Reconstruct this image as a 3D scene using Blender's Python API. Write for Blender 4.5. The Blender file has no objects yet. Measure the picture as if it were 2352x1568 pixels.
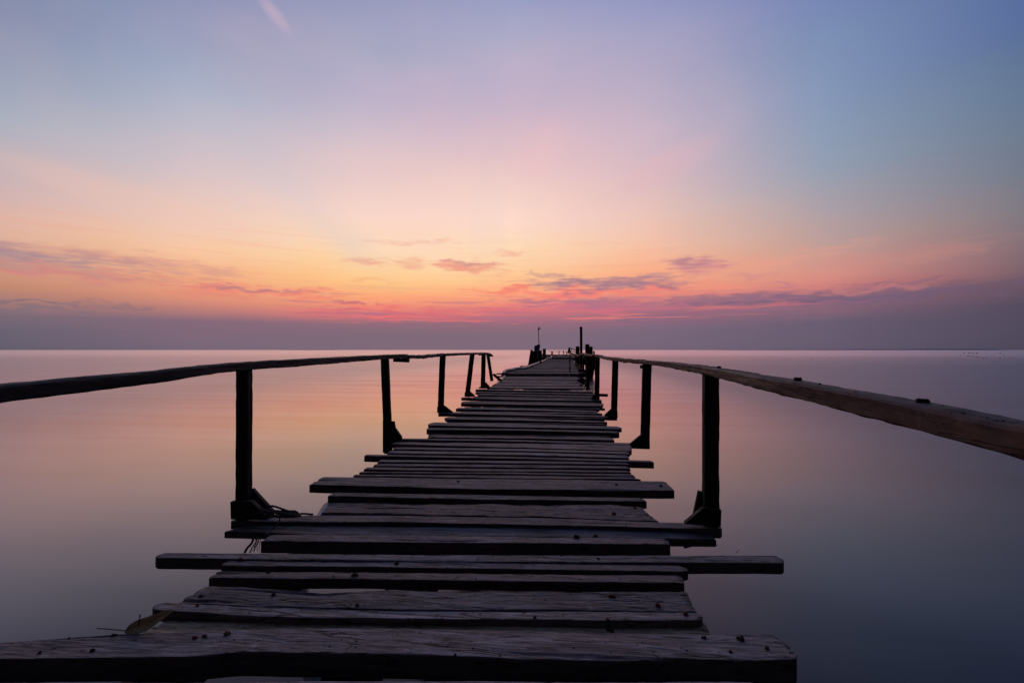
import bpy, math, random
from mathutils import Vector, noise
random.seed(7)
SC = bpy.context.scene
COL = SC.collection

# ------------------------------------------------------------------ camera
# the camera stands 1.0 m above the deck (deck top z = 0), pier runs along +Y
YAW, PITCH, FPX, CX, CY = math.radians(5.85), math.radians(1.07), 1045.3, 1176.0, 784.0
cam = bpy.data.objects.new('camera', bpy.data.cameras.new('camera'))
COL.objects.link(cam)
cam.location = (0, 0, 1.0)
cam.rotation_euler = (math.radians(90) + PITCH, 0, YAW)
cam.data.sensor_width = 36
cam.data.lens = 36 * FPX / 2352
cam.data.clip_start, cam.data.clip_end = 0.05, 100000
SC.camera = cam
SC.view_settings.view_transform = 'Standard'
SC.view_settings.look = 'None'
SC.view_settings.exposure = 0.0
SC.view_settings.gamma = 1.0
SC.render.engine = 'CYCLES'
SC.cycles.max_bounces = 6
SC.cycles.use_denoising = True

_F = Vector((-math.sin(YAW) * math.cos(PITCH), math.cos(YAW) * math.cos(PITCH), math.sin(PITCH)))
_R = Vector((math.cos(YAW), math.sin(YAW), 0))
_U = _R.cross(_F)
def ray(px, py):
    return (_F * FPX + _R * (px - CX) - _U * (py - CY)).normalized()
def at(px, py, z=0.0):                      # where the sight line meets the level z
    d = ray(px, py); t = (z - 1.0) / d.z
    return Vector((0, 0, 1)) + d * t
def atx(px, py, x):                         # ... meets the vertical plane x
    d = ray(px, py); return Vector((0, 0, 1)) + d * (x / d.x)
def aty(px, py, y):                         # ... meets the vertical plane y
    d = ray(px, py); return Vector((0, 0, 1)) + d * (y / d.y)
def azel(px, py):
    d = ray(px, py); return math.degrees(math.atan2(d.x, d.y)), math.degrees(math.asin(d.z))

# ------------------------------------------------------------------ node helper
def lin(h):
    h = h.lstrip('#'); c = [int(h[i:i + 2], 16) / 255 for i in (0, 2, 4)]
    return tuple([x / 12.92 if x <= .04045 else ((x + .055) / 1.055) ** 2.4 for x in c] + [1.0])
class NT:
    def __init__(s, tree): s.t = tree; s.n = tree.nodes; s.l = tree.links
    def put(s, sock, v):
        if isinstance(v, bpy.types.NodeSocket): s.l.new(v, sock)
        elif v is not None: sock.default_value = v
    def m(s, op, a, b=None, c=None, clamp=False):
        n = s.n.new('ShaderNodeMath'); n.operation = op; n.use_clamp = clamp
        for i, v in enumerate((a, b, c)):
            if v is not None: s.put(n.inputs[i], v)
        return n.outputs[0]
    def rng(s, v, a, b, c=0.0, d=1.0, smooth=True):
        n = s.n.new('ShaderNodeMapRange'); n.interpolation_type = 'SMOOTHSTEP' if smooth else 'LINEAR'
        s.put(n.inputs[0], v)
        for i, q in enumerate((a, b, c, d)): s.put(n.inputs[i + 1], q)
        return n.outputs[0]
    def mix(s, f, a, b, blend='MIX'):
        n = s.n.new('ShaderNodeMix'); n.data_type = 'RGBA'; n.blend_type = blend; n.clamp_factor = True
        s.put(n.inputs[0], f); s.put(n.inputs[6], a); s.put(n.inputs[7], b)
        return n.outputs[2]
    def xyz(s, x, y, z):
        n = s.n.new('ShaderNodeCombineXYZ')
        for i, v in enumerate((x, y, z)): s.put(n.inputs[i], v)
        return n.outputs[0]
    def sep(s, v):
        n = s.n.new('ShaderNodeSeparateXYZ'); s.l.new(v, n.inputs[0]); return n.outputs
    def noise(s, v, scale, detail=4, rough=.55, dist=0.0, lac=2.0):
        n = s.n.new('ShaderNodeTexNoise'); s.l.new(v, n.inputs['Vector'])
        n.inputs['Scale'].default_value = scale; n.inputs['Detail'].default_value = detail
        n.inputs['Roughness'].default_value = rough; n.inputs['Distortion'].default_value = dist
        n.inputs['Lacunarity'].default_value = lac
        return n.outputs[0]
    def ramp(s, v, stops, interp='LINEAR'):
        n = s.n.new('ShaderNodeValToRGB'); s.put(n.inputs[0], v)
        r = n.color_ramp; r.interpolation = interp
        while len(r.elements) > 1: r.elements.remove(r.elements[-1])
        for i, (p, c) in enumerate(stops):
            e = r.elements[0] if i == 0 else r.elements.new(p)
            e.position = p; e.color = c if len(c) == 4 else (*c, 1)
        return n.outputs[0]

# ------------------------------------------------------------------ sky (afterglow, a function of direction only)
world = bpy.data.worlds.new('World'); SC.world = world; world.use_nodes = True
W = NT(world.node_tree); W.n.clear()
g = W.n.new('ShaderNodeTexCoord').outputs['Generated']
dx, dy, dz = W.sep(g)
AZ = W.m('MULTIPLY', W.m('ARCTAN2', dx, dy), 57.29578)
EL = W.m('MULTIPLY', W.m('ARCSINE', dz), 57.29578)
fel = W.m('POWER', W.m('MULTIPLY', W.m('MAXIMUM', EL, 0.0), 1 / 90), .5)      # finer steps near the horizon
def col(px, stops, top='#5f6fa6', mid='#7a85b8'):
    out = []
    for y, h in stops:
        el = max(azel(px, y)[1], 0.0)
        out.append(((el / 90) ** .5, lin(h)))
    out.append(((55 / 90) ** .5, lin(mid))); out.append((1.0, lin(top)))
    out.sort(key=lambda q: q[0])
    return out
COLS = [
 (-130, None, [(803, '#0d0d14'), (700, '#0e0f17'), (400, '#0d0e16')], '#2b3350', '#0b0d16'),
 (-82, None, [(803, '#201f27'), (700, '#26242c'), (500, '#33333f'), (300, '#2c3142')], '#2b3350', '#2c344e'),
 (0, 0, [(0, '#7588aa'), (150, '#8a9ab4'), (300, '#a6afbf'), (400, '#c6b2b5'), (480, '#deb4a6'), (540, '#dfb198'), (610, '#cf9a80'), (660, '#c48a72'), (695, '#a47a76'), (725, '#7b6a76'), (760, '#6a6272'), (803, '#635d6c')], '#46557f', '#5b6d98'),
 (0, 430, [(0, '#828eb4'), (100, '#949fbc'), (200, '#a5afc6'), (300, '#bcbac9'), (400, '#d8c3c6'), (500, '#f2cbb9'), (560, '#fbc9a2'), (620, '#f5b186'), (670, '#e4967a'), (705, '#bd7f78'), (735, '#84697a'), (803, '#726677')], '#46557f', '#6577a8'),
 (0, 820, [(0, '#9299bd'), (100, '#a2a6c2'), (200, '#bab1c9'), (300, '#cfbecb'), (400, '#e4c8c9'), (500, '#fad7c8'), (560, '#ffdbb8'), (590, '#ffd6a4'), (640, '#ffc988'), (680, '#fca878'), (715, '#dd7f78'), (740, '#936c7b'), (765, '#806a79'), (803, '#7c6979')], '#46557f', '#7079ab'),
 (0, 1176, [(0, '#9a9fc4'), (100, '#abaac7'), (200, '#c1b1c9'), (300, '#d7bac7'), (400, '#ecc8c6'), (500, '#ffdbca'), (560, '#ffdcb6'), (620, '#ffca92'), (670, '#ffa87d'), (705, '#e67d7b'), (735, '#9c6c7c'), (765, '#826b7a'), (803, '#7d6a7a')], '#46557f', '#757aad'),
 (0, 1500, [(0, '#8b94c1'), (100, '#9a9fc3'), (200, '#ada9c4'), (300, '#c4b3c6'), (400, '#d5b9c2'), (500, '#ebc3b7'), (560, '#f6c0a3'), (620, '#faaf88'), (660, '#f09a80'), (690, '#c97c80'), (720, '#94697e'), (760, '#7a677b'), (803, '#736478')], '#46557f', '#6a76ac'),
 (0, 1900, [(0, '#7484b4'), (100, '#7b8fb4'), (200, '#8496b7'), (300, '#8b9bb4'), (400, '#949eb0'), (500, '#ad9fa5'), (560, '#c29c93'), (610, '#d89083'), (650, '#cf7f7c'), (685, '#93697a'), (740, '#6a5d71'), (803, '#645a6c')], '#46557f', '#5069a0'),
 (0, 2352, [(0, '#52699c'), (100, '#597093'), (200, '#617692'), (300, '#69788e'), (400, '#707786'), (500, '#80777d'), (560, '#856f76'), (610, '#80646d'), (650, '#6b5563'), (700, '#554c5f'), (803, '#4a4658')], '#46557f', '#465a8c'),
 (80, None, [(803, '#191922'), (700, '#1d1d27'), (500, '#222531'), (300, '#202736')], '#2b3350', '#262e46'),
 (130, None, [(803, '#0c0c13'), (700, '#0d0e16'), (400, '#0c0d15')], '#2b3350', '#0b0d16'),
]
sky = None; prev = None
# gentle warp so the columns and bands never read as straight gradients
wv = W.noise(W.xyz(W.m('MULTIPLY', AZ, .028), W.m('MULTIPLY', EL, .11), 3.3), 1.0, 3, .5)
ELw = W.m('ADD', EL, W.m('MULTIPLY', W.m('MULTIPLY', W.m('SUBTRACT', wv, .5), 6.0), W.rng(EL, 1.5, 12.0, 0.12, 1.0)))
felw = W.m('POWER', W.m('MULTIPLY', W.m('MAXIMUM', ELw, 0.0), 1 / 90), .5)
for a, px, stops, top, mid in COLS:
    if px is not None: a = azel(px, 800)[0]
    c = W.ramp(felw, col(1176 if px is None else px, stops, '#2b3350' if px is not None else top, mid))
    if sky is None: sky = c
    else:
        sky = W.mix(W.rng(AZ, prev, a, smooth=False), sky, c)
    prev = a
# soft high cirrus fanning out of the glow
gaz, gel = azel(1130, 770)
u = W.m('SUBTRACT', AZ, gaz); v = W.m('SUBTRACT', EL, gel)
ang = W.m('ARCTAN2', u, W.m('ADD', v, 3.0)); rad = W.m('SQRT', W.m('ADD', W.m('MULTIPLY', u, u), W.m('MULTIPLY', v, v)))
fan = W.noise(W.xyz(W.m('MULTIPLY', ang, 1.5), W.m('MULTIPLY', rad, .035), 1.7), 1.0, 4, .5, .3)
fan2 = W.noise(W.xyz(W.m('MULTIPLY', AZ, .05), W.m('MULTIPLY', EL, .11), 9.1), 1.0, 5, .5, .4)
fmask = W.m('MULTIPLY', W.rng(EL, 5, 14), W.rng(EL, 45, 26))
f1 = W.m('MULTIPLY', W.rng(W.m('ADD', W.m('MULTIPLY', fan, .65), W.m('MULTIPLY', fan2, .35)), .40, .72), fmask)
sky = W.mix(W.m('MULTIPLY', f1, W.rng(AZ, 48, 0, 0.0, .20)), sky, lin('#f7c3c6'))
f2 = W.m('MULTIPLY', W.rng(fan, .50, .34), fmask)
sky = W.mix(W.m('MULTIPLY', f2, .06), sky, lin('#a9b2cc'))

# placed clouds: a soft ellipse broken up by stretched noise
NV = W.xyz(W.m('MULTIPLY', AZ, .16), W.m('MULTIPLY', EL, 1.15), 0.0)
N1 = W.noise(NV, 1.0, 5, .55, .4)
NV2 = W.xyz(W.m('MULTIPLY', AZ, .5), W.m('MULTIPLY', EL, 3.4), 5.0)
N2 = W.noise(NV2, 1.0, 4.5, .55, .5)
NN = W.m('ADD', W.m('MULTIPLY', N1, .5), W.m('MULTIPLY', N2, .5))
WA = W.noise(W.xyz(W.m('MULTIPLY', AZ, .22), W.m('MULTIPLY', EL, .9), 21.0), 1.0, 4, .5)
WB = W.noise(W.xyz(W.m('MULTIPLY', AZ, .30), W.m('MULTIPLY', EL, .8), 31.0), 1.0, 4, .5)
AZc = W.m('ADD', AZ, W.m('MULTIPLY', W.m('SUBTRACT', WA, .5), 9.0))
ELc = W.m('ADD', EL, W.m('MULTIPLY', W.m('SUBTRACT', WB, .5), 2.6))
def cloud(px, py, sx, sy, rot, colour, strength, thr=.51, soft=.34, tex=NN, warp=True):
    global sky
    a0, e0 = azel(px, py)
    a1, _ = azel(px + sx, py); _, e1 = azel(px, py - sy)
    sa, se = abs(a1 - a0), abs(e1 - e0)
    r = math.radians(rot); cr, sr = math.cos(r), math.sin(r)
    x = W.m('SUBTRACT', AZc if warp else AZ, a0); y = W.m('SUBTRACT', ELc if warp else EL, e0)
    p = W.m('DIVIDE', W.m('ADD', W.m('MULTIPLY', x, cr), W.m('MULTIPLY', y, sr)), sa)
    q = W.m('DIVIDE', W.m('SUBTRACT', W.m('MULTIPLY', y, cr), W.m('MULTIPLY', x, sr)), se)
    d = W.m('SQRT', W.m('ADD', W.m('MULTIPLY', p, p), W.m('MULTIPLY', q, q)))
    gss = W.rng(d, 1.9, 0.0)
    mk = W.rng(W.m('ADD', tex, W.m('MULTIPLY', gss, .42)), thr + .13, thr + .13 + soft)
    mk = W.m('MULTIPLY', mk, W.rng(gss, 0.0, .6))
    sky = W.mix(W.m('MULTIPLY', mk, strength), sky, lin(colour))
CLOUDS = [
 # left grey-lilac bank with a rose belly
 (40, 582, 330, 20, -1.5, '#927f95', .75), (60, 608, 300, 16, -1.5, '#a8868f', .6), (300, 598, 260, 20, -3, '#d0958c', .6),
 (120, 627, 330, 9, -1.0, '#d5877f', .75), (330, 632, 260, 5, -.5, '#e2937f', .6), (180, 645, 220, 7, 0, '#cf8f80', .4),
 (110, 697, 190, 4, -2.2, '#70687c', .55), (290, 701, 110, 4, -.6, '#7b6c7c', .5), (60, 712, 260, 6, 0, '#776c7c', .5),
 (630, 671, 190, 10, 0, '#ee8276', .8), (610, 667, 120, 4, 0, '#96788a', .6), (480, 676, 120, 6, 0, '#e08878', .5),
 (850, 601, 60, 8, -3, '#eda58c', .75), (945, 603, 60, 9, -3, '#eeaa90', .6), (1070, 611, 100, 13, -4, '#ec9583', .85),
 (1075, 604, 60, 5, -4, '#b58f95', .5), (1170, 578, 50, 6, 4, '#f0b39c', .6), (950, 558, 90, 7, 4, '#f0b6a0', .6), (850, 643, 60, 7, 0, '#f2b07e', .6),
 (1180, 668, 130, 6, 0, '#f4826f', .7), (1360, 672, 250, 11, 0, '#f47b76', .8),
 (1390, 650, 210, 15, -.5, '#97758b', .9), (1480, 635, 90, 10, 3, '#ad8490', .6), (1250, 627, 40, 6, -8, '#b38890', .6),
 (1530, 659, 60, 6, 0, '#8a6d85', .6),
 (1600, 607, 78, 16, -6, '#c68290', .85), (1590, 600, 45, 8, -6, '#a9828f', .45), (1690, 633, 70, 5, -8, '#cf8b8c', .6),
 (830, 697, 70, 4, -2, '#c66a7c', .8), (800, 712, 70, 4, 0, '#a96b7f', .7), (900, 716, 230, 9, 0, '#df6c76', .8), (1090, 717, 60, 5, 0, '#f27c74', .8),
 (950, 732, 260, 6, 0, '#d9697a', .6), (880, 725, 120, 3, 0, '#f4736c', .7),
 (1330, 693, 210, 9, 0, '#a2708a', .8), (1420, 705, 260, 10, 0, '#cf7084', .7), (1300, 712, 300, 9, 0, '#c96e80', .55),
 (1700, 687, 260, 14, .5, '#86687f', .85), (1960, 680, 260, 12, .8, '#765f76', .75), (2250, 662, 220, 16, .5, '#64546a', .55),
 (1780, 703, 220, 4, 2, '#c9707f', .7), (1820, 650, 60, 4, 0, '#b9788a', .7), (2080, 647, 180, 5, .4, '#8d667a', .65), (1950, 664, 200, 4, .5, '#c47d80', .5),
 (1900, 690, 500, 14, .8, '#75607a', .6), (1620, 655, 120, 4, -2, '#f3947d', .5),
 (2050, 592, 300, 16, 3, '#d68c80', .25), (1780, 600, 220, 20, 6, '#f0a08a', .35),
]
for c in CLOUDS: cloud(c[0], c[1], c[2] * 1.15, c[3] * 1.3, *c[4:])
# wisps high up
cloud(625, 26, 44, 17, -36, '#e4bccb', .34, .38, .60, fan2, False)
cloud(1530, 385, 130, 34, 22, '#e4b6bc', .34, .34, .6, fan2, False)
cloud(1230, 350, 80, 50, 40, '#f0bfc4', .34, .34, .6, fan2, False)
cloud(680, 440, 210, 60, -38, '#c4c5d0', .30, .34, .6, fan2, False)
cloud(340, 470, 260, 30, -10, '#f4c4b2', .20, .36, .3, fan2, False)
# fine rose and lilac streaks where the glow meets the haze bank
stv = W.noise(W.xyz(W.m('MULTIPLY', AZc, .07), W.m('MULTIPLY', W.m('ADD', EL, W.m('MULTIPLY', WB, .5)), 3.0), 2.0), 1.0, 4, .5, .12)
band = W.m('MULTIPLY', W.m('MULTIPLY', W.rng(EL, 2.9, 3.9), W.rng(EL, 8.6, 5.0)), W.m('MULTIPLY', W.rng(AZ, -42, -22), W.rng(AZ, 34, 12)))
sky = W.mix(W.m('MULTIPLY', W.m('MULTIPLY', W.rng(stv, .50, .70), band), .62), sky, lin('#fb7f74'))
sky = W.mix(W.m('MULTIPLY', W.m('MULTIPLY', W.rng(stv, .48, .32), band), .6), sky, lin('#a5708a'))
hb = W.m('MULTIPLY', W.m('MULTIPLY', W.rng(EL, 5.0, 7.5), W.rng(EL, 17, 11)), W.rng(AZ, 30, 10, .0, .16))
sky = W.mix(W.m('MULTIPLY', W.rng(stv, .52, .68), hb), sky, lin('#f39a86'))
below = lin('#15151d')
sky = W.mix(W.rng(EL, -.05, -.6), sky, below)
bg = W.n.new('ShaderNodeBackground'); W.l.new(sky, bg.inputs[0]); bg.inputs[1].default_value = 1.0
wo = W.n.new('ShaderNodeOutputWorld'); W.l.new(bg.outputs[0], wo.inputs[0])
world.cycles.sampling_method = 'MANUAL'; world.cycles.sample_map_resolution = 512

# the sun is already under the horizon: all light comes from the afterglow above

# ------------------------------------------------------------------ materials
def new_mat(name):
    m = bpy.data.materials.new(name); m.use_nodes = True
    t = NT(m.node_tree); b = m.node_tree.nodes['Principled BSDF']
    return m, t, b
def wood(name, c1, c2, c3, axis=0, grain=1.0, rough=(.5, .85), bump=.35, spec=.35, crack=.5, stain=None):
    m, t, b = new_mat(name)
    tc = t.n.new('ShaderNodeTexCoord').outputs['Object']
    oi = t.n.new('ShaderNodeObjectInfo').outputs['Random']
    x, y, z = t.sep(tc)
    off = t.m('MULTIPLY', oi, 37.0)
    ax = [x, y, z]; st = [24.0, 24.0, 24.0]; st[axis] = 1.1
    p = t.xyz(*[t.m('ADD', t.m('MULTIPLY', ax[i], st[i] * grain), off) for i in range(3)])
    n1 = t.noise(p, 1.0, 8, .70, .25)
    st[axis] = 3.0
    p2 = t.xyz(*[t.m('ADD', t.m('MULTIPLY', ax[i], st[i] * grain * 3.2), off) for i in range(3)])
    n2 = t.noise(p2, 1.0, 5, .7, .1)
    big = t.noise(t.xyz(t.m('ADD', t.m('MULTIPLY', x, 3.0), off), t.m('MULTIPLY', y, 5.0), t.m('MULTIPLY', z, 5.0)), 1.0, 5, .6, .6)
    c = t.mix(t.rng(n1, .34, .68), c1, c2)
    c = t.mix(t.m('MULTIPLY', t.rng(big, .42, .68), .75), c, c3)
    c = t.mix(t.m('MULTIPLY', t.rng(n2, .52, .72), .35), c, (c1[0] * .45, c1[1] * .45, c1[2] * .45, 1))
    pale = t.noise(t.xyz(t.m('ADD', t.m('MULTIPLY', x, 9.0), off), t.m('MULTIPLY', y, 16.0), t.m('MULTIPLY', z, 16.0)), 1.0, 7, .72, .4)
    c = t.mix(t.m('MULTIPLY', t.rng(pale, .50, .72), .45), c, (min(1, c2[0] * 1.45), min(1, c2[1] * 1.45), min(1, c2[2] * 1.45), 1))
    c = t.mix(t.m('MULTIPLY', t.rng(pale, .46, .28), .5), c, (c1[0] * .5, c1[1] * .5, c1[2] * .5, 1))
    # dark weather cracks running with the grain
    crk = t.rng(t.m('ABSOLUTE', t.m('SUBTRACT', n1, .52)), .030, .006)
    crk = t.m('MULTIPLY', crk, t.rng(big, .46, .56))
    c = t.mix(t.m('MULTIPLY', crk, crack), c, (.006, .005, .006, 1))
    ln = t.noise(t.xyz(*[t.m('ADD', t.m('MULTIPLY', ax[i], (.9 if i == axis else 11.0)), t.m('MULTIPLY', off, 1.7)) for i in range(3)]), 1.0, 4, .55, .15)
    c2k = t.m('MULTIPLY', t.rng(t.m('ABSOLUTE', t.m('SUBTRACT', ln, .5)), .017, .005), t.rng(big, .55, .47))
    c = t.mix(t.m('MULTIPLY', c2k, crack * 1.6, clamp=True), c, (.005, .004, .005, 1))
    if stain:
        sp = t.noise(tc, 34.0, 3, .6)
        c = t.mix(t.m('MULTIPLY', t.rng(sp, .64, .70), .8), c, stain)
    tint = t.ramp(t.m('FRACT', t.m('MULTIPLY', oi, 13.3)), [(0, (.88, .92, .97)), (.35, (.95, .95, .95)), (.6, (1.0, .82, .72)), (.8, (.74, .74, .80)), (1, (1, .93, .88))])
    c = t.mix(.8, c, tint, 'MULTIPLY')
    var = t.n.new('ShaderNodeHueSaturation'); t.put(var.inputs['Color'], c)
    t.put(var.inputs['Value'], t.m('ADD', .78, t.m('MULTIPLY', oi, .66)))
    t.put(var.inputs['Saturation'], t.m('ADD', .6, t.m('MULTIPLY', t.m('FRACT', t.m('MULTIPLY', oi, 7.7)), .8)))
    t.l.new(var.outputs[0], b.inputs['Base Color'])
    t.put(b.inputs['Roughness'], t.rng(n1, .3, .7, rough[0], rough[1]))
    b.inputs['Specular IOR Level'].default_value = spec
    h = t.m('SUBTRACT', t.m('ADD', t.m('MULTIPLY', n1, 1.0), t.m('MULTIPLY', n2, .5)), t.m('ADD', t.m('MULTIPLY', crk, 1.2 * crack), t.m('MULTIPLY', c2k, 2.0 * crack)))
    bp = t.n.new('ShaderNodeBump'); bp.inputs['Strength'].default_value = bump; bp.inputs['Distance'].default_value = .012
    t.put(bp.inputs['Height'], h); t.l.new(bp.outputs[0], b.inputs['Normal'])
    return m
M = {}
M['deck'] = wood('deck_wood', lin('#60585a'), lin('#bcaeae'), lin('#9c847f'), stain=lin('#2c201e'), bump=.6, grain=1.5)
M['side'] = wood('shaded_side_wood', lin('#4a4042'), lin('#716468'), lin('#584c4e'), stain=lin('#141011'), bump=.5)  # darker copy of the deck wood, carries the shade of the board sides
M['moss'] = wood('mossy_wood', lin('#6b675a'), lin('#b5b1a2'), lin('#7d7860'), grain=1.4, stain=lin('#a9a8a2'))
M['blue'] = wood('painted_blue_wood', lin('#3e4657'), lin('#6c7a94'), lin('#4a4550'), stain=lin('#1c1a1c'))
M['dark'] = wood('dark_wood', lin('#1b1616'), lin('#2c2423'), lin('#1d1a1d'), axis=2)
M['darkx'] = wood('dark_wood_cross', lin('#1f1b1d'), lin('#322c2f'), lin('#221f22'), axis=0)
M['raill'] = wood('shaded_rail_wood', lin('#221c1e'), lin('#3c3437'), lin('#2a2324'), axis=1)  # unlit look of the left rail put into a darker wood colour
M['railr'] = wood('bare_rail_wood', lin('#3c2c28'), lin('#74594f'), lin('#553f38'), axis=1, grain=.8, crack=.35)
def simple(name, h, rough=.6, scale=20, amp=.4, bump=.3, spec=.4):
    m, t, b = new_mat(name)
    tc = t.n.new('ShaderNodeTexCoord').outputs['Object']
    n = t.noise(tc, scale, 5, .6)
    c = lin(h); d = tuple([q * (1 - amp) for q in c[:3]] + [1])
    t.l.new(t.mix(t.rng(n, .35, .65), d, c), b.inputs['Base Color'])
    b.inputs['Roughness'].default_value = rough; b.inputs['Specular IOR Level'].default_value = spec
    bp = t.n.new('ShaderNodeBump'); bp.inputs['Strength'].default_value = bump; bp.inputs['Distance'].default_value = .01
    t.put(bp.inputs['Height'], n); t.l.new(bp.outputs[0], b.inputs['Normal'])
    return m
M['mud'] = simple('dried_mud', '#4a2e22', .95, 90)
M['mudred'] = simple('rusty_mud', '#7a4230', .95, 90)
M['mudlight'] = simple('pale_mud', '#6f5a50', .95, 90)
M['lichen'] = simple('yellow_lichen', '#9a7c2a', .95, 90)
M['pipe'] = simple('pipe_plastic', '#a9b3c6', .35, 6, .35, .05)
M['bluepaint'] = simple('weathered_blue_board', '#5e7187', .8, 14, .4)
M['rope'] = simple('rope_fibre', '#6b6264', .95, 160, .5)
M['rubber'] = simple('old_rubber', '#17161a', .8, 30)
M['leaf'] = simple('dry_leaf', '#d8c894', .6, 25, .35, .4)
M['stalk'] = simple('leaf_stalk', '#5d2f2c', .7)
M['rust'] = simple('rusty_iron', '#33201e', .8)
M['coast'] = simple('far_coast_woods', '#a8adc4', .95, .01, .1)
M['buoy'] = simple('black_float', '#1c1a22', .6)

# water: long-exposure calm sea
wm, t, b = new_mat('sea_water')
geo = t.n.new('ShaderNodeNewGeometry').outputs['Position']
x, y, z = t.sep(geo)
n = t.noise(t.xyz(t.m('MULTIPLY', x, .05), t.m('MULTIPLY', y, .55), 0.0), 1.0, 5, .6, .5)
nb = t.noise(t.xyz(t.m('MULTIPLY', x, .002), t.m('MULTIPLY', y, .012), 0.0), 1.0, 4, .55, .5)
wm.node_tree.nodes.remove(b)
bp = t.n.new('ShaderNodeBump'); bp.inputs['Strength'].default_value = .035; bp.inputs['Distance'].default_value = .25
t.put(bp.inputs['Height'], n)
df = t.n.new('ShaderNodeBsdfDiffuse'); t.l.new(t.mix(t.rng(nb, .3, .7), lin('#181920'), lin('#1e1e24')), df.inputs[0])
gl = t.n.new('ShaderNodeBsdfGlossy'); gl.distribution = 'MULTI_GGX'; gl.inputs[0].default_value = (.98, .915, .965, 1)
side = t.m('ADD', t.rng(x, .8, 12, 0, 1), t.rng(x, -7, -24, 0, .6))            # light falloff to the sides, put into the water as rougher, weaker reflection
nw = t.m('ADD', t.rng(n, .35, .65, .160, .190), t.rng(nb, .35, .65, -.015, .02))
t.put(gl.inputs['Roughness'], t.m('ADD', t.m('ADD', nw, t.rng(y, 14, 130, 0, .06)), t.m('MULTIPLY', t.m('MULTIPLY', side, t.rng(y, 160, 25)), .15)))
t.l.new(bp.outputs[0], gl.inputs['Normal'])
lw = t.n.new('ShaderNodeLayerWeight'); lw.inputs[0].default_value = .5          # reflectance rises towards grazing view
fr = t.ramp(t.m('SUBTRACT', 1.0, lw.outputs['Facing']), [(p_, (v_, v_, v_)) for p_, v_ in ((0, 1), (.05, .97), (.12, .76), (.19, .51), (.285, .315), (.42, .13), (.55, .05), (1, .03))])
mx = t.n.new('ShaderNodeMixShader'); fr = t.m('MULTIPLY', fr, t.rng(n, .3, .7, .95, 1.03)); t.put(mx.inputs[0], t.m('MULTIPLY', fr, t.m('SUBTRACT', 1.0, t.m('MULTIPLY', t.m('MULTIPLY', side, t.rng(y, 300, 30)), .50)))); t.l.new(df.outputs[0], mx.inputs[1]); t.l.new(gl.outputs[0], mx.inputs[2])
t.l.new(mx.outputs[0], wm.node_tree.nodes['Material Output'].inputs[0])
M['water'] = wm

# ------------------------------------------------------------------ mesh helpers
def tag(o, label=None, cat=None, group=None, kind=None):
    for k, v in (('label', label), ('category', cat), ('group', group), ('kind', kind)):
        if v: o[k] = v
    return o
def empty(name, loc, label, cat, group=None):
    o = bpy.data.objects.new(name, None); COL.objects.link(o); o.location = loc
    o.empty_display_size = .1
    return tag(o, label, cat, group)
def mesh(name, V, Fc, mat, parent=None, origin=None, smooth=False):
    # V in world space; a child keeps its own origin so that wood grain follows each board
    o0 = Vector(origin) if origin is not None else sum((Vector(v) for v in V), Vector()) / len(V)
    me = bpy.data.meshes.new(name)
    me.from_pydata([tuple(Vector(v) - o0) for v in V], [], Fc); me.validate(); me.update()
    import bmesh
    bm = bmesh.new(); bm.from_mesh(me); bmesh.ops.recalc_face_normals(bm, faces=bm.faces); bm.to_mesh(me); bm.free()
    if smooth:
        for p in me.polygons: p.use_smooth = True
    me.materials.append(mat)
    o = bpy.data.objects.new(name, me); COL.objects.link(o)
    if parent is not None:
        o.parent = parent; po = parent
        base = Vector()
        while po is not None: base += po.location; po = po.parent
        o.location = o0 - base
    else: o.location = o0
    return o
def nz(x, y, z=0.0): return noise.noise(Vector((x, y, z)))
class Buf:
    def __init__(s): s.V, s.F = [], []
    def add(s, V, Fc):
        k = len(s.V); s.V += list(V); s.F += [tuple(i + k for i in f) for f in Fc]
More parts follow.
